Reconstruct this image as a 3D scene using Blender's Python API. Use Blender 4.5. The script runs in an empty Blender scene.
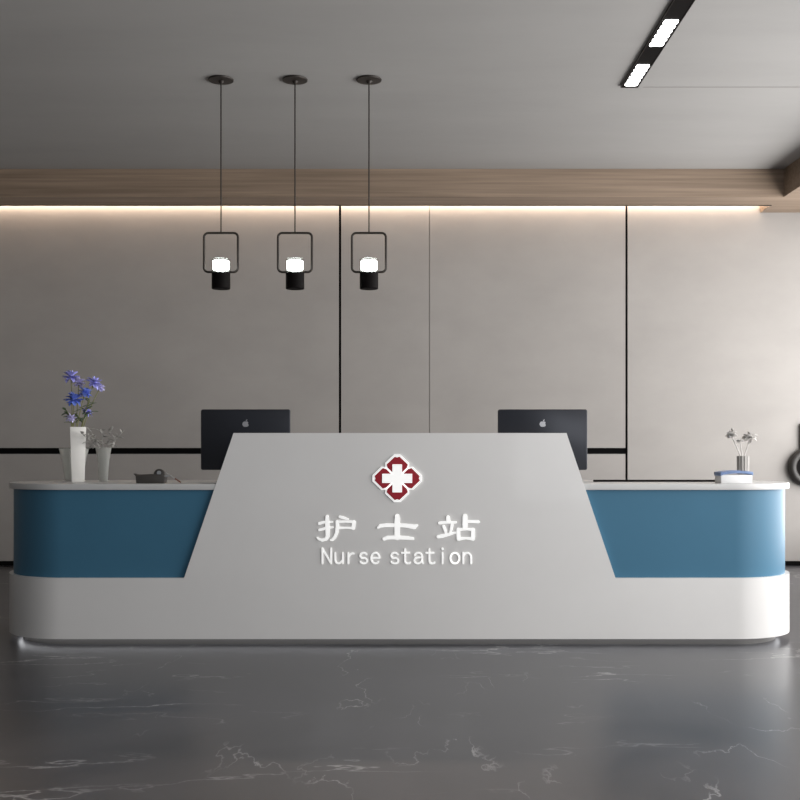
import bpy, bmesh, math, random
from mathutils import Vector, Matrix
PI = math.pi
C = bpy.context.scene.collection
S = bpy.context.scene

# ------------------------------------------------------------------ camera
F = 1098.0                       # focal length in pixels of the 800 px frame
EYE = 1.074
HY = 450.0                       # horizon row
cam = bpy.data.cameras.new('camera')
cam.sensor_width = 36.0
cam.lens = F / 800 * 36.0
cam.shift_y = (HY - 400) / 800
cam.clip_end = 100
co = bpy.data.objects.new('camera', cam)
co.location = (0, 0, EYE)
co.rotation_euler = (PI / 2, 0, 0)
C.objects.link(co)
S.camera = co

def P(px, py, Y):
    return Vector(((px - 400) * Y / F, Y, EYE + (HY - py) * Y / F))

# ------------------------------------------------------------------ world and light
w = bpy.data.worlds.new('world'); S.world = w; w.use_nodes = True
bg = w.node_tree.nodes['Background']
bg.inputs[0].default_value = (0.80, 0.86, 0.95, 1)
bg.inputs[1].default_value = 0.30
S.view_settings.view_transform = 'Standard'
S.view_settings.look = 'None'
S.view_settings.exposure = 0.0
S.view_settings.gamma = 1.0
S.view_settings.use_curve_mapping = False

def area(name, loc, rot, sx, sy, power, col, spread=PI):
    l = bpy.data.lights.new(name, 'AREA'); l.shape = 'RECTANGLE'
    l.size = sx; l.size_y = sy; l.energy = power; l.color = col; l.spread = spread
    o = bpy.data.objects.new(name, l); o.location = loc; o.rotation_euler = rot
    C.objects.link(o); return o
# daylight outside the window wall on the right
area('window_daylight', (4.75, 5.2, 1.75), (0, PI / 2, 0), 3.0, 10.0, 660, (1.0, 0.985, 0.97))
# daylight from the open front of the lobby
area('entrance_daylight', (3.0, -2.3, 1.9), (PI / 2, 0, 0), 3.0, 3.0, 80, (0.97, 0.99, 1.0))

# ------------------------------------------------------------------ materials
def mat(name, col, rough=0.5, metal=0.0, emit=None, es=0.0, trans=0.0, ior=1.45, coat=0.0, var=0.0, vscale=3.0,
        stretch=(1, 1, 1), spec=0.5, bump=0.0, alpha=1.0, rvar=0.0):
    m = bpy.data.materials.new(name); m.use_nodes = True
    nt = m.node_tree; b = nt.nodes['Principled BSDF']
    b.inputs['Base Color'].default_value = (*col, 1)
    b.inputs['Roughness'].default_value = rough
    b.inputs['Metallic'].default_value = metal
    b.inputs['IOR'].default_value = ior
    b.inputs['Specular IOR Level'].default_value = spec
    b.inputs['Transmission Weight'].default_value = trans
    b.inputs['Coat Weight'].default_value = coat
    b.inputs['Alpha'].default_value = alpha
    if emit:
        b.inputs['Emission Color'].default_value = (*emit, 1)
        b.inputs['Emission Strength'].default_value = es
    tc = nt.nodes.new('ShaderNodeTexCoord'); mp = nt.nodes.new('ShaderNodeMapping')
    mp.inputs['Scale'].default_value = stretch
    nt.links.new(tc.outputs['Object'], mp.inputs['Vector'])
    n = nt.nodes.new('ShaderNodeTexNoise'); n.inputs['Scale'].default_value = vscale
    n.inputs['Detail'].default_value = 5; n.inputs['Roughness'].default_value = 0.6
    nt.links.new(mp.outputs[0], n.inputs['Vector'])
    r = nt.nodes.new('ShaderNodeMapRange')
    r.inputs['From Min'].default_value = 0.3; r.inputs['From Max'].default_value = 0.7
    r.inputs['To Min'].default_value = 1 - var; r.inputs['To Max'].default_value = 1 + var
    nt.links.new(n.outputs[0], r.inputs['Value'])
    mx = nt.nodes.new('ShaderNodeVectorMath'); mx.operation = 'SCALE'
    mx.inputs[0].default_value = col
    nt.links.new(r.outputs[0], mx.inputs['Scale'])
    nt.links.new(mx.outputs[0], b.inputs['Base Color'])
    if rvar:
        r2 = nt.nodes.new('ShaderNodeMapRange')
        r2.inputs['To Min'].default_value = rough - rvar; r2.inputs['To Max'].default_value = rough + rvar
        nt.links.new(n.outputs[0], r2.inputs['Value']); nt.links.new(r2.outputs[0], b.inputs['Roughness'])
    if bump:
        bp = nt.nodes.new('ShaderNodeBump'); bp.inputs['Strength'].default_value = bump
        bp.inputs['Distance'].default_value = 0.01
        nt.links.new(n.outputs[0], bp.inputs['Height']); nt.links.new(bp.outputs[0], b.inputs['Normal'])
    return m

M = {}
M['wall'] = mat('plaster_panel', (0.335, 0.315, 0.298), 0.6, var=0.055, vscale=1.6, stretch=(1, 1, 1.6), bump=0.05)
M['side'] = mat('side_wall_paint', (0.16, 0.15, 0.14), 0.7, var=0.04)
M['ceil'] = mat('ceiling_plaster', (0.36, 0.35, 0.34), 0.75, var=0.05, vscale=1.1, stretch=(0.5, 1.6, 1))
M['seam'] = mat('shadow_gap', (0.004, 0.004, 0.004), 0.8, spec=0.05)
M['seamgrey'] = mat('grey_joint', (0.20, 0.185, 0.17), 0.6)
M['seamlight'] = mat('ceiling_joint', (0.27, 0.262, 0.25), 0.7)
M['white'] = mat('white_lacquer', (0.68, 0.67, 0.66), 0.28, var=0.015, coat=0.2)
M['counter'] = mat('white_stone_top', (0.54, 0.54, 0.535), 0.32, var=0.02)
M['blue'] = mat('blue_gloss_panel', (0.050, 0.150, 0.238), 0.40, coat=0.0, spec=0.25, var=0.03)
M['kick'] = mat('grey_toe_kick', (0.14, 0.135, 0.13), 0.4)
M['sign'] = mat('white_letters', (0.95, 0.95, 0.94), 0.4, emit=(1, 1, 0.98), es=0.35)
M['red'] = mat('dark_red_enamel', (0.33, 0.010, 0.022), 0.35)
M['bronze'] = mat('dark_bronze', (0.030, 0.024, 0.020), 0.45, metal=0.3)
M['black'] = mat('black_metal', (0.006, 0.005, 0.005), 0.6, spec=0.06)
M['lamp'] = mat('lit_diffuser', (1, 1, 1), 0.4, emit=(0.93, 1.0, 0.97), es=9)
M['spot'] = mat('lit_lens', (1, 1, 1), 0.4, emit=(1, 0.99, 0.96), es=8)
M['led'] = mat('warm_led_strip', (1, 1, 1), 0.4, emit=(1.0, 0.78, 0.60), es=26)
M['ledc'] = mat('cool_led_strip', (1, 1, 1), 0.4, emit=(0.95, 0.96, 1.0), es=2.5)
M['glass'] = mat('clear_glass', (0.95, 0.97, 0.96), 0.03, trans=1.0, ior=1.3)
M['smoke'] = mat('smoky_glass', (0.80, 0.81, 0.79), 0.45, trans=0.85, ior=1.15)
M['screen'] = mat('dark_grey_shell', (0.030, 0.032, 0.040), 0.30, metal=0.4)
M['logo'] = mat('silver_logo', (0.36, 0.36, 0.38), 0.3, metal=0.3)
M['silver'] = mat('silver_metal', (0.5, 0.5, 0.5), 0.3, metal=0.8)
M['vase'] = mat('white_ceramic', (0.86, 0.84, 0.80), 0.35, var=0.02)
M['petal'] = mat('blue_petal', (0.15, 0.23, 0.70), 0.6, var=0.35, vscale=22)
M['petalv'] = mat('violet_petal', (0.36, 0.36, 0.78), 0.6, var=0.3, vscale=22)
M['petalp'] = mat('pale_lilac_petal', (0.55, 0.52, 0.78), 0.6, var=0.3, vscale=22)
M['leaf'] = mat('green_leaf', (0.075, 0.12, 0.055), 0.55, var=0.3, vscale=14)
M['stem'] = mat('olive_stem', (0.20, 0.20, 0.08), 0.6, var=0.2)
M['dry'] = mat('dried_grey_leaf', (0.34, 0.33, 0.31), 0.7, var=0.35, vscale=25)
M['dryw'] = mat('pale_dried_bloom', (0.62, 0.60, 0.58), 0.7, var=0.3, vscale=25)
M['cup'] = mat('ribbed_grey_ceramic', (0.34, 0.325, 0.31), 0.5)
M['boxw'] = mat('white_card', (0.80, 0.80, 0.80), 0.5)
M['boxb'] = mat('blue_card', (0.17, 0.25, 0.44), 0.45, var=0.25, vscale=12)
M['dark'] = mat('dark_grey_plastic', (0.055, 0.05, 0.046), 0.45)
M['rust'] = mat('reddish_brown_tip', (0.16, 0.07, 0.05), 0.5)
M['ringm'] = mat('dark_ring', (0.035, 0.032, 0.03), 0.45, var=0.2, vscale=10)

def wood():
    m = bpy.data.materials.new('brown_oak_veneer'); m.use_nodes = True
    nt = m.node_tree; b = nt.nodes['Principled BSDF']; b.inputs['Roughness'].default_value = 0.5
    tc = nt.nodes.new('ShaderNodeTexCoord'); mp = nt.nodes.new('ShaderNodeMapping')
    mp.inputs['Scale'].default_value = (0.6, 14, 26)
    nt.links.new(tc.outputs['Object'], mp.inputs[0])
    n = nt.nodes.new('ShaderNodeTexNoise'); n.inputs['Scale'].default_value = 1.6; n.inputs['Detail'].default_value = 6
    nt.links.new(mp.outputs[0], n.inputs['Vector'])
    cr = nt.nodes.new('ShaderNodeValToRGB')
    cr.color_ramp.elements[0].position = 0.32; cr.color_ramp.elements[0].color = (0.205, 0.148, 0.105, 1)
    cr.color_ramp.elements[1].position = 0.70; cr.color_ramp.elements[1].color = (0.31, 0.228, 0.165, 1)
    nt.links.new(n.outputs[0], cr.inputs[0]); nt.links.new(cr.outputs[0], b.inputs['Base Color'])
    return m
M['wood'] = wood()

def marble():
    m = bpy.data.materials.new('dark_grey_marble'); m.use_nodes = True
    nt = m.node_tree; L = nt.links; N = nt.nodes.new; b = nt.nodes['Principled BSDF']
    b.inputs['Roughness'].default_value = 0.30
    b.inputs['Specular IOR Level'].default_value = 0.4
    tc = N('ShaderNodeTexCoord')
    n1 = N('ShaderNodeTexNoise'); n1.inputs['Scale'].default_value = 0.9; n1.inputs['Detail'].default_value = 7
    n1.inputs['Roughness'].default_value = 0.62; n1.inputs['Distortion'].default_value = 0.6
    L.new(tc.outputs['Object'], n1.inputs['Vector'])
    cr = N('ShaderNodeValToRGB')
    cr.color_ramp.elements[0].position = 0.30; cr.color_ramp.elements[0].color = (0.030, 0.030, 0.034, 1)
    cr.color_ramp.elements[1].position = 0.72; cr.color_ramp.elements[1].color = (0.080, 0.079, 0.086, 1)
    L.new(n1.outputs[0], cr.inputs[0])
    # veins: thin distorted crack lines, masked so that they break up
    def vein(rot, sc, wdt, lo, hi):
        mp = N('ShaderNodeMapping'); mp.inputs['Rotation'].default_value = (0, 0, rot); mp.inputs['Scale'].default_value = sc
        L.new(tc.outputs['Object'], mp.inputs[0])
        nd = N('ShaderNodeTexNoise'); nd.inputs['Scale'].default_value = 1.7; nd.inputs['Detail'].default_value = 6
        L.new(mp.outputs[0], nd.inputs['Vector'])
        s = N('ShaderNodeMath'); s.operation = 'SUBTRACT'; s.inputs[1].default_value = 0.5; L.new(nd.outputs[0], s.inputs[0])
        a = N('ShaderNodeMath'); a.operation = 'ABSOLUTE'; L.new(s.outputs[0], a.inputs[0])
        r = N('ShaderNodeMapRange'); r.inputs['From Min'].default_value = 0; r.inputs['From Max'].default_value = wdt
        r.inputs['To Min'].default_value = 1; r.inputs['To Max'].default_value = 0; L.new(a.outputs[0], r.inputs[0])
        k = N('ShaderNodeTexNoise'); k.inputs['Scale'].default_value = 1.3; k.inputs['Detail'].default_value = 3
        L.new(mp.outputs[0], k.inputs['Vector'])
        mk = N('ShaderNodeMapRange'); mk.inputs['From Min'].default_value = lo; mk.inputs['From Max'].default_value = hi
        L.new(k.outputs['Color'], mk.inputs[0])
        mm = N('ShaderNodeMath'); mm.operation = 'MULTIPLY'; L.new(r.outputs[0], mm.inputs[0]); L.new(mk.outputs[0], mm.inputs[1])
        return mm
    v1 = vein(0.9, (0.8, 2.2, 1), 0.010, 0.53, 0.68)
    v2 = vein(-0.5, (2.4, 0.9, 1), 0.008, 0.54, 0.68)
    ad = N('ShaderNodeMath'); ad.operation = 'MAXIMUM'; L.new(v1.outputs[0], ad.inputs[0]); L.new(v2.outputs[0], ad.inputs[1])
    sc = N('ShaderNodeMath'); sc.operation = 'MULTIPLY'; sc.inputs[1].default_value = 0.8; L.new(ad.outputs[0], sc.inputs[0])
    mx = N('ShaderNodeMix'); mx.data_type = 'RGBA'
    L.new(sc.outputs[0], mx.inputs['Factor']); L.new(cr.outputs[0], mx.inputs['A']); mx.inputs['B'].default_value = (0.55, 0.54, 0.54, 1)
    L.new(mx.outputs['Result'], b.inputs['Base Color'])
    r2 = N('ShaderNodeMapRange'); r2.inputs['To Min'].default_value = 0.22; r2.inputs['To Max'].default_value = 0.40
    L.new(n1.outputs[0], r2.inputs[0]); L.new(r2.outputs[0], b.inputs['Roughness'])
    return m
M['floor'] = marble()

# ------------------------------------------------------------------ mesh helpers
class MB:
    def __init__(s): s.v = []; s.f = []; s.m = []
    def add(s, vs, fs, mi=0):
        o = len(s.v); s.v += [tuple(v) for v in vs]
        for f in fs: s.f.append([i + o for i in f]); s.m.append(mi)
        return s
    def box(s, x0, x1, y0, y1, z0, z1, mi=0):
        vs = [(x, y, z) for z in (z0, z1) for y in (y0, y1) for x in (x0, x1)]
        return s.add(vs, [(0, 2, 3, 1), (4, 5, 7, 6), (0, 1, 5, 4), (2, 6, 7, 3), (0, 4, 6, 2), (1, 3, 7, 5)], mi)
    def prism_z(s, pts, z0, z1, mi=0):          # outline in XY, counter-clockwise
        n = len(pts)
        vs = [(x, y, z0) for x, y in pts] + [(x, y, z1) for x, y in pts]
        fs = [list(range(n))[::-1], list(range(n, 2 * n))] + [(i, (i + 1) % n, n + (i + 1) % n, n + i) for i in range(n)]
        return s.add(vs, fs, mi)
    def prism_y(s, pts, y0, y1, mi=0):          # outline in XZ
        n = len(pts)
        ar = sum(pts[i][0] * pts[(i + 1) % n][1] - pts[(i + 1) % n][0] * pts[i][1] for i in range(n))
        if ar < 0: pts = pts[::-1]
        vs = [(x, y0, z) for x, z in pts] + [(x, y1, z) for x, z in pts]
        fs = [list(range(n)), list(range(n, 2 * n))[::-1]] + [(i, n + i, n + (i + 1) % n, (i + 1) % n) for i in range(n)]
        return s.add(vs, fs, mi)
    def lathe(s, prof, c=(0, 0, 0), n=40, mi=0):   # prof (r, z) bottom to top
        k = len(prof); vs = []
        for r, z in prof:
            for i in range(n):
                a = 2 * PI * i / n; vs.append((c[0] + r * math.cos(a), c[1] + r * math.sin(a), c[2] + z))
        fs = [(j * n + i, j * n + (i + 1) % n, (j + 1) * n + (i + 1) % n, (j + 1) * n + i) for j in range(k - 1) for i in range(n)]
        if prof[0][0] > 1e-5: fs.append(list(range(n))[::-1])
        if prof[-1][0] > 1e-5: fs.append([(k - 1) * n + i for i in range(n)])
        return s.add(vs, fs, mi)
    def tube(s, pts, rad, n=8, closed=False, mi=0):
        pts = [Vector(p) for p in pts]; k = len(pts)
        if not isinstance(rad, (list, tuple)): rad = [rad] * k
        vs = []; up = None
        for j, p in enumerate(pts):
            if closed: t = pts[(j + 1) % k] - pts[j - 1]
            else: t = pts[min(j + 1, k - 1)] - pts[max(j - 1, 0)]
            t.normalize()
            if up is None:
                up = Vector((0, 1, 0)) if abs(t.y) < 0.9 else Vector((1, 0, 0))
            a = (up - t * up.dot(t)).normalized(); b = t.cross(a); up = a
            for i in range(n):
                q = 2 * PI * i / n; vs.append(p + (a * math.cos(q) + b * math.sin(q)) * rad[j])
        m = k if closed else k - 1
        fs = [(j * n + i, ((j + 1) % k) * n + i, ((j + 1) % k) * n + (i + 1) % n, j * n + (i + 1) % n) for j in range(m) for i in range(n)]
        if not closed: fs += [list(range(n)), [(k - 1) * n + i for i in range(n)][::-1]]
        return s.add(vs, fs, mi)
    def build(s, name, mats, parent=None, smooth=True, bevel=0.0, seg=2, origin=None, angle=35):
        if not isinstance(mats, (list, tuple)): mats = [mats]
        me = bpy.data.meshes.new(name)
        off = Vector(origin) if origin is not None else (parent.location.copy() if parent is not None and parent.parent is None else Vector((0, 0, 0)))
        if parent is not None and parent.parent is not None: off = parent.parent.location.copy()
        me.from_pydata([Vector(v) - off for v in s.v], [], s.f)
        for m in mats: me.materials.append(m)
        for p, mi in zip(me.polygons, s.m): p.material_index = mi
        bm = bmesh.new(); bm.from_mesh(me); bmesh.ops.recalc_face_normals(bm, faces=bm.faces[:])
        if bevel:
            es = [e for e in bm.edges if len(e.link_faces) == 2 and e.calc_face_angle(0) > math.radians(angle)]
            bmesh.ops.bevel(bm, geom=es, offset=bevel, segments=seg, profile=0.5, affect='EDGES', clamp_overlap=True)
        bm.to_mesh(me); bm.free()
        if smooth:
            me.polygons.foreach_set('use_smooth', [True] * len(me.polygons))
            me.set_sharp_from_angle(angle=math.radians(angle))
        o = bpy.data.objects.new(name, me); C.objects.link(o)
        if parent is not None: o.parent = parent
        elif origin is not None: o.location = off
        return o

def thing(name, loc, label, cat, group=None):
    o = bpy.data.objects.new(name, None); o.empty_display_size = 0.05; C.objects.link(o)
    o.location = loc; o['label'] = label; o['category'] = cat
    if group: o['group'] = group
    return o
def tag(o, label, cat, group=None):
    o['label'] = label; o['category'] = cat
    if group: o['group'] = group
    return o
def struct(o): o['kind'] = 'structure'; return o
def dup(root, loc, label, group=None):
    r = root.copy(); C.objects.link(r); r.location = loc; r['label'] = label
    if group: r['group'] = group
    for ch in list(root.children):
        c = ch.copy(); C.objects.link(c); c.parent = r
        for g in list(ch.children):
            d = g.copy(); C.objects.link(d); d.parent = c
    return r

def arc(cx, cy, r, a0, a1, n=16):
    return [(cx + r * math.cos(a0 + (a1 - a0) * i / n), cy + r * math.sin(a0 + (a1 - a0) * i / n)) for i in range(n + 1)]
def rrect(x0, x1, y0, y1, r, n=16):
    return (arc(x0 + r, y0 + r, r, PI, 1.5 * PI, n) + arc(x1 - r, y0 + r, r, 1.5 * PI, 2 * PI, n)
            + arc(x1 - r, y1 - r, r, 0, .5 * PI, n) + arc(x0 + r, y1 - r, r, .5 * PI, PI, n))

# ------------------------------------------------------------------ the setting
WY = 10.2; CZ = EYE + 2.45; BZ = EYE + 2.206
XR = 4.15; XL = -4.6
k = WY / F
struct(MB().box(XL - .2, XR + .2, -1.2, WY + .2, -.12, 0).build('floor', M['floor'], smooth=False))
mb = MB().box(XL - .2, XR + .2, -1.2, WY + .2, CZ, CZ + .15)
struct(mb.build('ceiling', M['ceil'], smooth=False))
struct(MB().box(1.64, XR, 7.405, 7.42, CZ - .0015, CZ + .01).build('trim_1', M['seamlight'], smooth=False))

# back wall of plaster panels over a dark backing that shows in the joints
mb = MB()
mb.box(XL, XR, WY + .02, WY + .2, 0, CZ, 1)
J = [(XL, -.5685, 0), (-.5465, .270, 0), (.2775, 2.094, 0), (2.115, XR, 1)]
for x0, x1, full in J:
    if full:
        mb.box(x0, x1, WY, WY + .03, .043, CZ)
    else:
        mb.box(x0, x1, WY, WY + .03, 1.093, CZ); mb.box(x0, x1, WY, WY + .03, .043, 1.037)
mb.box(.2695, .278, WY + .004, WY + .03, 1.093, CZ, 2)
struct(mb.build('wall_back', [M['wall'], M['seam'], M['seamgrey']], smooth=False))
struct(MB().box(XL, XR, WY - .006, WY + .02, 0, .043).build('baseboard_back', M['seam'], smooth=False))
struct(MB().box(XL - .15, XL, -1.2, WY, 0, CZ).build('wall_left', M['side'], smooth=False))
mb = MB()
mb.box(XR, XR + .15, -1.2, 0.0, 0, CZ).box(XR, XR + .15, 10.1, WY, 0, CZ)
mb.box(XR, XR + .15, 0, 10.1, 0, .25).box(XR, XR + .15, 0, 10.1, 3.2, CZ)
struct(mb.build('wall_right', M['wall'], smooth=False))
wf = MB()
for y in (0, 2.5, 5.0, 7.5, 10.05): wf.box(XR + .04, XR + .1, y, y + .05, .25, 3.2)
wf.box(XR + .04, XR + .1, 0, 10.1, .25, .30).box(XR + .04, XR + .1, 0, 10.1, 3.15, 3.2)
struct(wf.build('window_1', M['black'], smooth=False))

# wooden soffit with an LED cove behind it
by0, by1 = 9.57, 9.89
sx = 384 / F * by0
struct(MB().box(XL, sx, by0, by1, BZ, CZ).build('trim_3', M['wood'], smooth=False))
struct(MB().box(XL, sx, by1 - .001, by1 + .012, BZ - .006, BZ + .02).build('trim_4', M['bronze'], smooth=False))
struct(MB().box(sx, XR, 1.5, WY, BZ, CZ).build('trim_5', M['wood'], smooth=False))
led = MB().box(XL, sx, WY - .055, WY - .025, BZ + .085, BZ + .100).build('led_strip', M['led'], smooth=False)
tag(led, 'warm glowing light strip hidden in the cove behind the wooden soffit', 'light strip')

# ------------------------------------------------------------------ reception desk
DX = -0.004
desk = thing('reception_desk', (DX, 6.4, 0), 'long white reception desk with rounded ends and blue side panels', 'desk')
hw = 2.250; fy, ry = 6.0, 6.8; ztop = .888
MB().prism_z(rrect(DX - hw + .075, DX + hw - .075, fy + .07, ry - .07, .33), 0, .045).build('toe_kick', M['kick'], desk)
MB().prism_z(rrect(DX - hw, DX + hw, fy, ry, .40, 24), .041, .3745).build('base', M['white'], desk)
def half(x0, x1, y0, y1, r):   # right half outline with both right corners rounded
    return [(x0, y0)] + arc(x1 - r, y0 + r, r, 1.5 * PI, 2 * PI, 24) + arc(x1 - r, y1 - r, r, 0, .5 * PI, 24) + [(x0, y1)]
hr = half(.8, hw - .022, fy + .022, ry - .022, .385)
for sg in (1, -1):
    pts = [(DX + sg * x, y) for x, y in hr]
    if sg < 0: pts = pts[::-1]
    MB().prism_z(pts, .374, .862).build('blue_panel', M['blue'], desk)
MB().box(DX - .82, DX + .82, fy + .05, ry - .03, .374, .862).build('cabinet_body', M['white'], desk)
MB().prism_z(rrect(DX - hw, DX + hw, fy + .003, ry, .40, 24), .856, ztop).build('counter_top', M['counter'], desk, bevel=.004)
q = 6.0 / F
def Q(px, py): return ((px - 400) * q, EYE + (HY - py) * q)
trap = [Q(184, 578), Q(615.5, 578), Q(566.5, 433), Q(233.5, 433)]
MB().prism_y(trap, fy, fy + .09).build('front_panel', M['white'], desk)
struct_led = MB().prism_z(rrect(DX - hw + .05, DX + hw - .05, fy + .05, ry - .05, .35), .0390, .0411).build('light_strip', M['ledc'], desk)

# emblem
FYS = fy - .001
ex, ez = Q(397.2, 478.3)
emb = MB()
wh = [(-3, 23.8), (3, 23.8), (11.6, 15.2), (11.2, 10.8), (0, -1), (-11.2, 10.8), (-11.6, 15.2)]
rd = [(-2.2, 21.6), (0, 20.8), (2.2, 21.8), (10.2, 13.8), (9.2, 10.6), (0, 1.4), (-9.2, 10.6), (-10.2, 13.8)]
def rot(p, a, s=1.04):
    x, z = p; return (ex + (x * math.cos(a) - z * math.sin(a)) * q * s, ez + (x * math.sin(a) + z * math.cos(a)) * q)
for i in range(4): emb.prism_y([rot(p, i * PI / 2) for p in wh], FYS - .006, FYS + .002 )
e = emb.build('emblem', M['sign'], desk, smooth=False)
e['label'] = 'white edged four petal medical emblem'
for i in range(4):
    MB().prism_y([rot(p, i * PI / 2) for p in rd], FYS - .008, FYS - .004).build('petal', M['red'], e, smooth=False)
cr = [(-4.8, 14), (4.8, 14), (4.8, 4.6), (15, 4.6), (15, -4.6), (4.8, -4.6), (4.8, -14), (-4.8, -14), (-4.8, -4.6), (-15, -4.6), (-15, 4.6), (-4.8, 4.6)]
MB().prism_y([(ex + x * q, ez + z * q) for x, z in cr], FYS - .011, FYS - .005).build('cross', M['sign'], e, smooth=False)

# strokes: polylines with a width at each point, in photograph pixels
LIFT = [0]
def nxt():
    LIFT[0] = (LIFT[0] + 1) % 23
    return LIFT[0] * .00008
def stroke(mb, pts):
    n = len(pts); L = []; R = []
    for i, (x, y, wd) in enumerate(pts):
        a = pts[max(i - 1, 0)]; b = pts[min(i + 1, n - 1)]
        dx, dy = b[0] - a[0], b[1] - a[1]; d = math.hypot(dx, dy) or 1
        nx, ny = -dy / d * wd / 2, dx / d * wd / 2
        L.append((x + nx, y + ny)); R.append((x - nx, y - ny))
    for i in range(n - 1):
        mb.prism_y([Q(*p) for p in (L[i], L[i + 1], R[i + 1], R[i])], FYS - .003 - nxt(), FYS + .002)
def caps(mb, pts):                       # round the ends and joints
    for x, y, wd in pts:
        mb.prism_y([Q(x + wd / 2 * math.cos(a * PI / 5), y + wd / 2 * math.sin(a * PI / 5)) for a in range(10)], FYS - .003 - nxt(), FYS + .002)
def glyph(name, strokes, ox, oy, s, ws=1.0):
    mb = MB()
    for st in strokes:
        pp = [(ox + x * s, oy + y * s, wd * s * ws) for x, y, wd in st]
        stroke(mb, pp); caps(mb, pp)
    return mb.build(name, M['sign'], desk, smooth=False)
c = 1 / 14.545
hu = [[(135, 195, 40), (200, 178, 34), (325, 172, 24)], [(135, 290, 34), (230, 265, 34), (335, 250, 22)],
      [(248, 92, 44), (252, 200, 60), (255, 300, 60), (258, 380, 56), (235, 420, 50), (180, 438, 44), (130, 425, 30), (102, 400, 18)],
      [(432, 98, 34), (480, 112, 40), (555, 132, 20)],
      [(392, 165, 40), (400, 240, 52), (388, 330, 46), (360, 395, 42), (325, 432, 36), (300, 438, 24)],
      [(400, 172, 34), (520, 168, 28), (645, 172, 34)], [(638, 175, 54), (630, 262, 52)], [(415, 262, 30), (530, 258, 26), (630, 264, 34)]]
shi = [[(112, 258, 22), (150, 230, 46), (240, 222, 48), (390, 220, 46), (520, 226, 50), (640, 246, 62), (690, 222, 22)],
       [(395, 88, 60), (395, 200, 72), (395, 300, 70), (395, 400, 70)],
       [(205, 420, 46), (250, 402, 48), (395, 398, 50), (520, 404, 48), (625, 416, 34)]]
zhan = [[(262, 105, 54), (268, 165, 60)], [(138, 190, 40), (200, 180, 34), (375, 178, 32)],
        [(198, 235, 40), (212, 270, 46), (230, 325, 34)], [(320, 215, 44), (312, 270, 40), (292, 330, 30)],
        [(118, 388, 46), (180, 378, 50), (280, 352, 38), (370, 328, 24)],
        [(508, 90, 66), (508, 190, 72), (508, 265, 66)], [(530, 168, 38), (620, 168, 36), (700, 172, 44)],
        [(410, 282, 50), (415, 420, 56)], [(405, 285, 44), (530, 278, 30), (630, 285, 44)],
        [(625, 285, 54), (622, 420, 54)], [(415, 420, 48), (520, 410, 30), (625, 420, 48)]]
glyph('sign_character', hu, 310, 510, c, 1.0)
glyph('sign_character', shi, 370, 510, c, 1.08)
glyph('sign_character', zhan, 430, 510, c, 1.0)
def ell(cx, cy, rx, ry, a0, a1, n=12):
    return [(cx + rx * math.cos(math.radians(a0 + (a1 - a0) * i / n)), cy + ry * math.sin(math.radians(a0 + (a1 - a0) * i / n))) for i in range(n + 1)]
LW = 1.6
G = {  # x 0..1 across the letter, y 0 at the baseline, 1 at x-height
 'N': [[(.02, 0), (.02, 1.42)], [(.02, 1.42), (.98, 0)], [(.98, 0), (.98, 1.42)]],
 'u': [[(.05, 1), (.05, .35)] + ell(.42, .33, .37, .33, 180, 300, 8) + [(.9, .3)], [(.93, 1), (.93, 0)]],
 'r': [[(.05, 0), (.05, 1)], [(.05, .55)] + ell(.62, .45, .5, .5, 150, 70, 8)],
 's': [ell(.5, .74, .40, .26, 25, 260, 12) + ell(.5, .26, .42, .26, 80, -155, 12)],
 'e': [[(.06, .52), (.94, .52)] + ell(.5, .5, .44, .5, 3, 318, 22)],
 't': [[(.38, 1.35), (.38, .3)] + ell(.62, .25, .24, .25, 180, 270, 6) + [(.85, .02), (.95, .1)], [(.02, 1), (.85, 1)]],
 'a': [ell(.48, .68, .38, .32, 165, 10, 10) + [(.86, .6), (.86, .15), (.97, .0)], [(.86, .58), (.5, .56)] + ell(.42, .28, .36, .28, 90, 330, 12) + [(.86, .25)]],
 'i': [[(.5, 1), (.5, 0)], [(.5, 1.40), (.5, 1.36)]],
 'o': [ell(.5, .5, .46, .5, 0, 360, 22)],
 'n': [[(.06, 0), (.06, 1)], [(.06, .6)] + ell(.5, .55, .43, .45, 160, 0, 10) + [(.93, 0)]],
}
BASE = 563.4
for ch, x0, x1 in (('N', 322.2, 331.2), ('u', 334.8, 343.4), ('r', 347.9, 355.4), ('s', 359.3, 367.8), ('e', 370.6, 380.0),
                   ('s', 390.2, 399.0), ('t', 401.6, 410.6), ('a', 413.6, 423.4), ('t', 425.8, 435.0), ('i', 438, 447),
                   ('o', 450.0, 459.6), ('n', 462.6, 471.6)):
    mb = MB()
    for st in G[ch]:
        w_ = LW * (1.35 if (ch == 'i' and st[0][1] > 1.1) else 1)
        pp = [(x0 + x * (x1 - x0), BASE - y * 10.6, w_) for x, y in st]
        stroke(mb, pp); caps(mb, pp)
    mb.build('sign_letter', M['sign'], desk, smooth=False)

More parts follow.
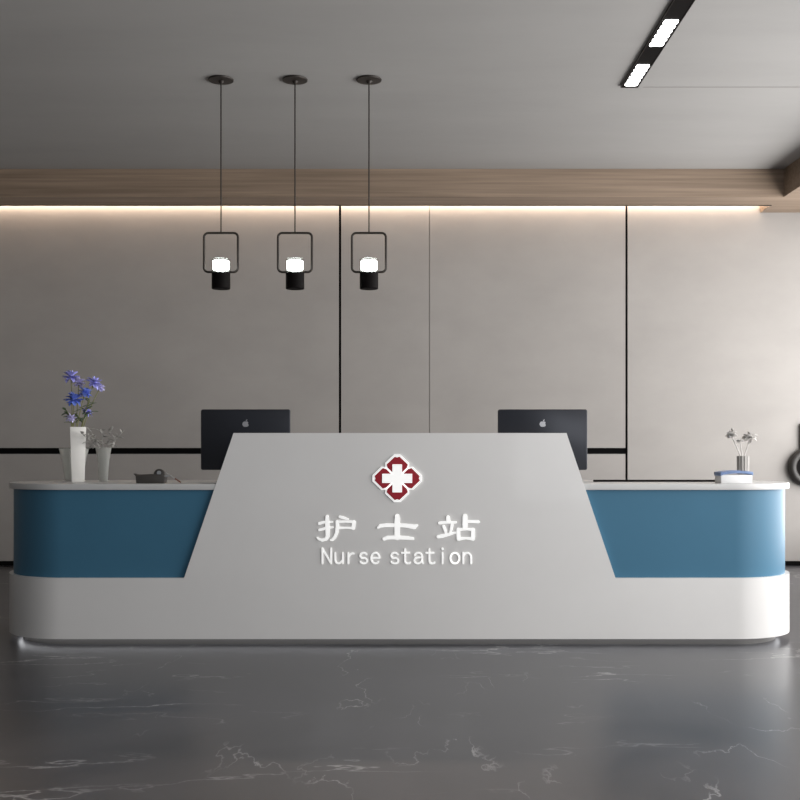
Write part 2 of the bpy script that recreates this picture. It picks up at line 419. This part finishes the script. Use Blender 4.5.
# ------------------------------------------------------------------ pendant lamps
PY = 7.25; pk = PY / F
def pendant(px):
    x = (px - 400) * pk
    t = thing('pendant_lamp', (x, PY, CZ), 'leftmost of the three black square-framed pendant lamps on the ceiling', 'lamp', 'pendant lamps in a row')
    z = lambda py: EYE + (HY - py) * pk
    MB().lathe([(.012, -.030), (.020, -.016), (.082, -.012), (.084, -.004), (.080, 0)], (x, PY, CZ)).build('ceiling_rose', M['bronze'], t)
    MB().tube([(x, PY, CZ - .02), (x, PY, z(232.5))], .0045, 8).build('cord', M['bronze'], t)
    r = .028; X0, X1 = x - .112, x + .112; Z0, Z1 = z(272), z(233)
    pts = [(a, PY, b) for a, b in rrect(X0, X1, Z0, Z1, r, 6)]
    MB().tube(pts, .0078, 8, closed=True).build('frame', M['bronze'], t)
    MB().lathe([(.058, z(289)), (.061, z(288.5)), (.061, z(273.5)), (.058, z(273))], (x, PY, 0)).build('lamp_body', M['black'], t)
    g = MB().lathe([(.061, z(273.2)), (.061, z(259.6)), (.0585, z(259.4)), (.0585, z(273.2))], (x, PY, 0)).build('glass_shade', M['glass'], t)
    MB().lathe([(.018, z(273.2)), (.024, z(270.8)), (.050, z(270.0)), (.055, z(268.0)), (.055, z(262.5)), (.052, z(261.0)), (.001, z(260.6))], (x, PY, 0)).build('bulb', M['lamp'], t)
    return t
p0 = pendant(221)
for px, lb in ((295, 'middle one of the three black square-framed pendant lamps on the ceiling'),
               (369, 'rightmost of the three black square-framed pendant lamps on the ceiling')):
    dup(p0, ((px - 400) * pk, PY, CZ), lb)

# ------------------------------------------------------------------ linear track light in the ceiling
tx0, tx1 = 1.486, 1.596; txc = (tx0 + tx1) / 2
tl = thing('linear_ceiling_light', (txc, 6.0, CZ), 'long black linear ceiling light with bright white grid segments', 'ceiling light')
tz = CZ - .012
MB().box(tx0, tx1, 3.2, 7.38, tz, CZ).build('housing', M['black'], tl, smooth=False)
mb = MB()
mb.box(tx0 - .003, tx0, 3.2, 7.38, tz - .003, CZ).box(tx1, tx1 + .003, 3.2, 7.38, tz - .003, CZ).box(tx0 - .003, tx1 + .003, 7.38, 7.384, tz - .003, CZ)
mb.build('edge_trim', M['bronze'], tl, smooth=False)
seg = [(6.945, 7.345), (6.22, 6.625), (5.50, 5.90), (4.78, 5.18), (4.06, 4.46), (3.34, 3.74)]
for y0, y1 in seg:
    n = 6; st = (y1 - y0) / n; pts = []
    xa, xb = tx0 + .014, tx1 - .012; rr = st / 2
    right = []; left = []
    for i in range(n):
        cy = y0 + st * (i + .5)
        right += [(xb - .010 + .010 * math.cos(a), cy + rr * math.sin(a)) for a in [(-.5 + j / 8) * PI for j in range(9)]]
        left += [(xa + .010 - .010 * math.cos(a), cy + rr * math.sin(a)) for a in [(-.5 + j / 8) * PI for j in range(9)]]
    pts = right + left[::-1]
    lm = MB().prism_z(pts, tz - .003, tz + .001).build('light_module', M['spot'], tl, smooth=False)
    # thin black ribs between the lens cells
    for i in range(1, n):
        for a, b in ((xa, xa + .012), (xb - .012, xb)):
            MB().box(a, b, y0 + st * i - .004, y0 + st * i + .004, tz - .006, tz).build('louvre', M['black'], lm, smooth=False)

# ------------------------------------------------------------------ monitors
MY = 6.50
def monitor(pxc, label):
    x = (pxc - 400) * MY / F; kk = MY / F
    t = thing('computer_monitor', (x, MY + .08, ztop), label, 'monitor', 'monitors on the desk')
    z0, z1 = EYE + (HY - 470) * kk, EYE + (HY - 409.3) * kk; w2 = 44.7 * kk
    MB().prism_y(rrect(x - w2, x + w2, z0, z1, .012, 5), MY, MY + .022).build('shell', M['screen'], t, bevel=.003)
    MB().box(x - w2 + .012, x + w2 - .012, MY + .0215, MY + .024, z0 + .07, z1 - .012).build('display', M['black'], t, smooth=False)
    MB().prism_y([(x - .085, ztop + .006), (x + .085, ztop + .006), (x + .07, z0 + .12), (x - .07, z0 + .12)], MY - .045, MY - .039).build('neck', M['screen'], t, smooth=False)
    nk = t.children[-1]
    MB().box(x - .07, x + .07, MY - .04, MY + .002, z0 + .10, z0 + .12).build('hinge', M['screen'], nk, smooth=False)
    MB().box(x - .085, x + .085, MY - .045, MY + .14, ztop, ztop + .006).build('foot', M['screen'], t, smooth=False)
    # fruit-shaped logo with a leaf and a bite
    lx, lz = x + .001, EYE + (HY - 423.2) * kk; u = kk
    pts = []
    for i in range(44):
        a = 2 * PI * i / 44
        r = 3.1 * (1 + .05 * math.cos(2 * a)); px_ = r * math.cos(a) * 1.0; pz_ = r * math.sin(a)
        if math.sin(a) > .80: pz_ -= .55 * (1 - min(1, abs(px_) / 1.7))
        if math.sin(a) < -.80: pz_ += .35 * (1 - min(1, abs(px_) / 1.4))
        d = math.hypot(px_ - 3.9, pz_ - .5)
        if d < 1.6:
            f_ = 1.6 / max(d, .01); px_ = 3.9 + (px_ - 3.9) * f_; pz_ = .5 + (pz_ - .5) * f_
        pts.append((lx + px_ * u, lz - .9 * u + pz_ * u))
    lg = MB().prism_y(pts, MY - .0012, MY + .001)
    lf = [(0, 2.5), (.15, 3.6), (.8, 4.5), (1.7, 4.9), (1.6, 3.9), (1.0, 3.0)]
    lg.prism_y([(lx + a * u, lz - .9 * u + b * u) for a, b in lf], MY - .0012, MY + .001)
    lg.build('logo', M['logo'], t, smooth=False)
    return t
m0 = monitor(245.5, 'dark grey computer monitor seen from behind on the left of the raised centre panel')
dup(m0, ((542.7 - 400) * MY / F, MY + .08, ztop), 'dark grey computer monitor seen from behind on the right of the raised centre panel')

# ------------------------------------------------------------------ left counter: white vase, blue flowers, glass vases, dried branches
random.seed(4)
VY = 6.42; vk = VY / F
vx = (78 - 400) * vk
def sq(w2, z, a=0.30, d2=None):
    d2 = d2 or w2 * .8
    return [(vx + x * math.cos(a) - y * math.sin(a), VY + x * math.sin(a) + y * math.cos(a), z) for x, y in ((-w2, -d2), (w2, -d2), (w2, d2), (-w2, d2))]
zt = EYE + (HY - 427) * vk
rings = [sq(.036, ztop), sq(.037, ztop + .02), sq(.041, ztop + .17), sq(.045, zt), sq(.041, zt), sq(.036, ztop + .17), sq(.032, ztop + .02)]
vs = [v for r in rings for v in r]
fs = [(0, 1, 2, 3)] + [(4 * j + i, 4 * j + (i + 1) % 4, 4 * j + 4 + (i + 1) % 4, 4 * j + 4 + i) for j in range(6) for i in range(4)] + [(27, 26, 25, 24)]
tag(MB().add(vs, fs).build('flower_vase', M['vase'], bevel=.003, origin=(vx, VY, ztop)), 'tall white square ceramic vase holding the blue flowers', 'vase')

def petal(mb, base, dirv, L, W, mi=0, curl=.25):
    d = Vector(dirv).normalized(); up = Vector((0, 0, 1)) if abs(d.z) < .9 else Vector((1, 0, 0))
    s_ = d.cross(up).normalized(); n_ = s_.cross(d).normalized()
    vs = []; prof = [(0, .15), (.3, .7), (.6, 1), (.85, .7), (1, .12)]
    for t_, ww in prof:
        c0 = Vector(base) + d * L * t_ - n_ * curl * L * t_ * t_
        for sgn, dz in ((-1, .12), (0, -.05), (1, .12)):
            vs.append(c0 + s_ * sgn * W / 2 * ww + n_ * dz * W * ww)
    k_ = len(vs)
    vs += [v - n_ * .0012 for v in vs]
    fs = []
    for j in range(4):
        for i in range(2):
            a = j * 3 + i
            fs.append((a, a + 1, a + 4, a + 3)); fs.append((k_ + a, k_ + a + 3, k_ + a + 4, k_ + a + 1))
    for j in range(4):
        a = j * 3; fs.append((a, a + 3, k_ + a + 3, k_ + a)); a += 2; fs.append((a, k_ + a, k_ + a + 3, a + 3))
    fs.append((0, k_, k_ + 1, 1)); fs.append((1, k_ + 1, k_ + 2, 2)); fs.append((12, 13, k_ + 13, k_ + 12)); fs.append((13, 14, k_ + 14, k_ + 13))
    mb.add(vs, fs, mi)
def flower(px, py, dy, size, m, label, leaves=2, ox=0.0, oy=0.0):
    head = P(px, py, VY + dy)
    base = Vector((vx + ox, VY + oy, ztop + .03))
    t = thing('cut_flower', base, label, 'flower', 'blue flowers in the white vase')
    neck = Vector((vx + ox * 1.6, VY + oy, zt))
    mid = neck.lerp(head, .5) + Vector(((head.x - neck.x) * -.12, 0, .01))
    pts = []
    for i in range(11):
        s_ = i / 10
        if s_ < .5: pts.append(base.lerp(neck, s_ * 2))
        else:
            u = (s_ - .5) * 2; pts.append(neck * (1 - u) ** 2 + mid * 2 * u * (1 - u) + head * u * u)
    MB().tube(pts, .0026, 6).build('stem', M['stem'], t)
    bl = MB(); ax = (head - mid).normalized()
    for ring, (n, el, sc) in enumerate(((7, -.35, .8), (7, .25, 1), (7, .8, .95), (5, 1.25, .8))):
        for i in range(n):
            a = 2 * PI * (i + ring * .5) / n + random.uniform(-.2, .2)
            e1 = ax.orthogonal().normalized(); e2 = ax.cross(e1)
            d = (e1 * math.cos(a) + e2 * math.sin(a)) * math.cos(el) + ax * math.sin(el)
            petal(bl, head, d, size * 1.25 * sc * random.uniform(.85, 1.15), size * .8 * sc, 0, random.uniform(.05, .5))
    bl.build('bloom', m, t)
    for i in range(leaves):
        s_ = random.uniform(.10, .6)
        b0 = neck.lerp(head, s_)
        lf = MB(); d = Vector((random.uniform(-1, 1), random.uniform(-.8, .5), random.uniform(.1, .9)))
        petal(lf, b0, d, random.uniform(.04, .06), .018)
        lf.build('leaf', M['leaf'], t)
flower(71, 377, .00, .042, M['petalv'], 'violet blue flower at the top left of the white vase', 2, -.02, .0)
flower(79, 383, .02, .036, M['petalp'], 'pale lilac flower just right of the top left bloom', 1, -.008, .012)
flower(94, 383, .00, .040, M['petalv'], 'violet flower at the top right of the bouquet', 1, .016, .0)
flower(85, 393, -.03, .034, M['petal'], 'blue flower in the middle between the two top blooms', 2, .0, -.012)
flower(74, 400, -.02, .046, M['petal'], 'deep blue full flower low on the left of the bouquet', 3, -.014, -.012)
flower(100, 388, .04, .026, M['petalp'], 'small pale flower furthest right in the bouquet', 1, .018, .012)
flower(71, 418, -.03, .026, M['petalp'], 'small lilac flower hanging at the left rim of the white vase', 2, -.022, -.008)
flower(87, 412, .02, .026, M['petalv'], 'small violet flower low over the right rim of the white vase', 2, .010, .01)
# green filler sprigs
for px, py, lab in ((66, 410, 'leafy green sprig at the left of the bouquet'), (90, 400, 'yellow green leafy sprig on the right of the bouquet stems')):
    base = Vector((vx + (px - 78) * .0012, VY + .005, ztop + .03)); head = P(px, py, VY)
    t = thing('leafy_sprig', base, lab, 'greenery', 'green sprigs in the white vase')
    neck = Vector((vx + (px - 78) * .0018, VY, zt))
    MB().tube([base, neck, neck.lerp(head, .5) + Vector((0, 0, .01)), head], .0025, 6).build('stem', M['stem'], t)
    lf = MB()
    for i in range(14):
        b0 = neck.lerp(head, .25 + .75 * i / 13)
        petal(lf, b0, (random.uniform(-1, 1), random.uniform(-1, .6), random.uniform(-.1, 1)), random.uniform(.03, .05), .020)
    lf.build('leaves', M['leaf'], t)

def glass_vase(cx, cy, prof, label):
    th = .003
    inner = [(max(r - th, .002), z + (th * 2 if i == 0 else 0)) for i, (r, z) in enumerate(prof)][::-1]
    o = MB().lathe(prof + inner, (cx, cy, ztop), 36).build('glass_vase', M['smoke'], origin=(cx, cy, ztop))
    return tag(o, label, 'vase')
gx = (74 - 400) * 6.66 / F
glass_vase(gx, 6.66, [(.050, 0), (.058, .05), (.072, .13), (.088, .195)], 'smoky glass vase standing behind the white square vase')
hx = (103.5 - 400) * 6.45 / F
glass_vase(hx, 6.45, [(.024, 0), (.027, .05), (.033, .12), (.046, .200)], 'slim clear glass vase with dried grey branches')
ends = [(82, 434, -.13), (90, 430, .02), (101, 429, 0), (112, 428, .02), (121, 434, -.02), (94, 440, -.09)]
names = ['dried grey branch reaching furthest left over the white vase', 'dried branch leaning left behind the lowest twig',
         'upright dried grey branch in the middle of the glass vase', 'dried grey branch leaning slightly right in the glass vase',
         'dried grey branch reaching furthest right from the glass vase', 'short dried twig at the front left of the glass vase']
for (px, py, dy), lb in zip(ends, names):
    base = Vector((hx + (px - 103) * .0008, 6.45 + dy * .10, ztop + .012)); head = P(px, py, 6.45 + dy)
    rim = Vector((hx + (px - 103) * .0015, 6.45 + dy * .22, ztop + .195))
    t = thing('dried_branch', base, lb, 'branch', 'dried branches in the glass vase')
    MB().tube([base, base.lerp(rim, .5), rim, rim.lerp(head, .5) + Vector((0, 0, .006)), head], [.002, .002, .002, .0018, .0012], 6).build('twig', M['dry'], t)
    lf = MB()
    for i in range(9):
        b0 = rim.lerp(head, .15 + .85 * i / 8)
        petal(lf, b0, (random.uniform(-1, 1), random.uniform(-1, 1), random.uniform(-.3, 1)), random.uniform(.030, .048), .022)
    lf.build('dried_leaves', M['dry'], t)

# tape dispenser and pen
TY = 6.14; tk = TY / F
def X(px, Y=TY): return (px - 400) * Y / F
td = thing('tape_dispenser', (X(150), TY, ztop), 'low dark grey tape dispenser on the left counter', 'tape dispenser')
zz = lambda h: ztop + h
MB().prism_y([(X(137.5), zz(0)), (X(165), zz(0)), (X(166.5), zz(.035)), (X(163), zz(.050)), (X(152), zz(.052)), (X(139), zz(.049)), (X(134.5), zz(.056)), (X(137), zz(.040))], TY - .035, TY + .035).build('body', M['dark'], td, bevel=.003)
bm_ = MB(); r_ = .0305
cx_, cz_ = X(159.5), zz(.050)
bm_.prism_y([(cx_ + r_ * math.cos(a * PI / 14), cz_ + r_ * math.sin(a * PI / 14)) for a in range(28)], TY - .012, TY + .012)
rl = bm_.build('tape_roll', M['dark'], td, bevel=.002)
MB().prism_y([(cx_ + .012 * math.cos(a * PI / 10), cz_ + .008 + .012 * math.sin(a * PI / 10)) for a in range(20)], TY - .015, TY + .015).build('roll_core', M['silver'], rl)
MB().prism_y([(X(165), zz(.034)), (X(171), zz(.040)), (X(171), zz(.044)), (X(165), zz(.044))], TY - .02, TY + .02).build('cutter', M['silver'], td, smooth=False)
pn = thing('pen', (X(176), TY - .04, ztop), 'silver pen with reddish tip leaning beside the tape dispenser', 'pen')
a0 = Vector((X(167.5), TY - .045, zz(.060))); b0_ = Vector((X(182.5), TY - .045, zz(.006)))
MB().tube([a0, a0.lerp(b0_, .62)], .0035, 10).build('barrel', M['silver'], pn)
MB().tube([a0.lerp(b0_, .6), a0.lerp(b0_, .9), b0_], [.004, .0045, .003], 10).build('tip', M['rust'], pn)

# ------------------------------------------------------------------ right counter
yy = 6.44
tag(MB().box(X(594, yy), X(716, yy), yy - .03, yy + .03, ztop, ztop + .011).build('desk_pad', M['black'], bevel=.002, origin=(X(655, yy), yy, ztop)),
    'long thin black pad lying along the back of the right counter', 'desk pad')
BY = 6.16
tb = thing('paper_box', (X(733, BY), BY, ztop), 'small white box with a blue arched lid on the right counter', 'box')
x0, x1 = X(718, BY), X(749, BY); bk = BY / F
h = lambda py: EYE + (HY - py) * bk
MB().box(x0, x1, BY - .06, BY + .06, ztop, h(474.5)).build('box_body', M['boxw'], tb, bevel=.002)
n = 12; top = [(x0 - .004 + (x1 - x0 + .008) * i / n, h(473.2) + .016 * math.sin(PI * min(1, .12 + i / n * .7))) for i in range(n + 1)]
bot = [(x, z - .020 + (.004 if 0 < i < n else 0)) for i, (x, z) in enumerate(top)]
MB().prism_y(top + bot[::-1], BY - .064, BY + .064).build('lid', M['boxb'], tb, bevel=.0015)
CY = 6.42; cxx = X(743, CY); ck = CY / F
ct = EYE + (HY - 456) * ck
mb = MB(); n = 48; vs = []
for r0, z in ((.031, ztop), (.034, ct), (.029, ct), (.026, ztop + .01)):
    for i in range(n):
        a = 2 * PI * i / n; r = r0 + (.0022 if i % 4 < 2 else -.0012) * (1 if r0 > .03 else 0)
        vs.append((cxx + r * math.cos(a), CY + r * math.sin(a), z))
fs = [list(range(n))[::-1]] + [(j * n + i, j * n + (i + 1) % n, (j + 1) * n + (i + 1) % n, (j + 1) * n + i) for j in range(3) for i in range(n)] + [[3 * n + i for i in range(n)]]
tag(mb.add(vs, fs).build('ribbed_cup', M['cup'], origin=(cxx, CY, ztop), angle=25), 'small ribbed grey cup behind the blue-lidded box', 'cup')
for (px, py, sz, lb) in ((731.5, 434.5, .042, 'pale dried bloom leaning left in the ribbed cup'), (750, 437.5, .056, 'larger pale dried bloom leaning right in the ribbed cup'),
                         (740, 441, .026, 'smallest dried bloom in the middle of the ribbed cup')):
    base = Vector((cxx - (px - 743) * .0006, CY, ztop + .014)); head = P(px, py, CY)
    rim = Vector((cxx + (px - 743) * .0012, CY, ct))
    t = thing('dried_flower', base, lb, 'flower', 'dried blooms in the ribbed cup')
    MB().tube([base, rim, rim.lerp(head, .5) + Vector((0, 0, -.004)), head], .0034, 6).build('stem', M['dryw'], t)
    bl = MB()
    for i in range(26):
        d = Vector((random.uniform(-1, 1), random.uniform(-1, 1), random.uniform(-.35, .8)))
        petal(bl, head, d, sz * random.uniform(.6, .9), sz * .75)
    bl.build('bloom', M['dryw'], t)

# dark ring ornament on the back wall at the right edge
ox, oz = (806.5 - 400) * k, EYE + (HY - 467) * k
rn = thing('round_wall_ornament', (ox, WY, oz), 'dark round ring with black centre hanging on the back wall at the right edge', 'wall ornament')
def circ(r, n=48): return [(ox + r * math.cos(2 * PI * i / n), oz + r * math.sin(2 * PI * i / n)) for i in range(n)]
pts = [(ox + .145 * math.cos(2 * PI * i / 48), WY - .04, oz + .145 * math.sin(2 * PI * i / 48)) for i in range(48)]
MB().tube(pts, .038, 12, closed=True).build('ring', M['ringm'], rn)
MB().prism_y(circ(.115), WY - .035, WY).build('centre_disc', M['black'], rn)
MB().prism_y(circ(.05), WY - .05, WY - .03).build('hub', M['ringm'], rn)
MB().box(ox - .065, ox + .065, WY - .035, WY, oz + .15, oz + .40).build('strap', M['dark'], rn, bevel=.004)
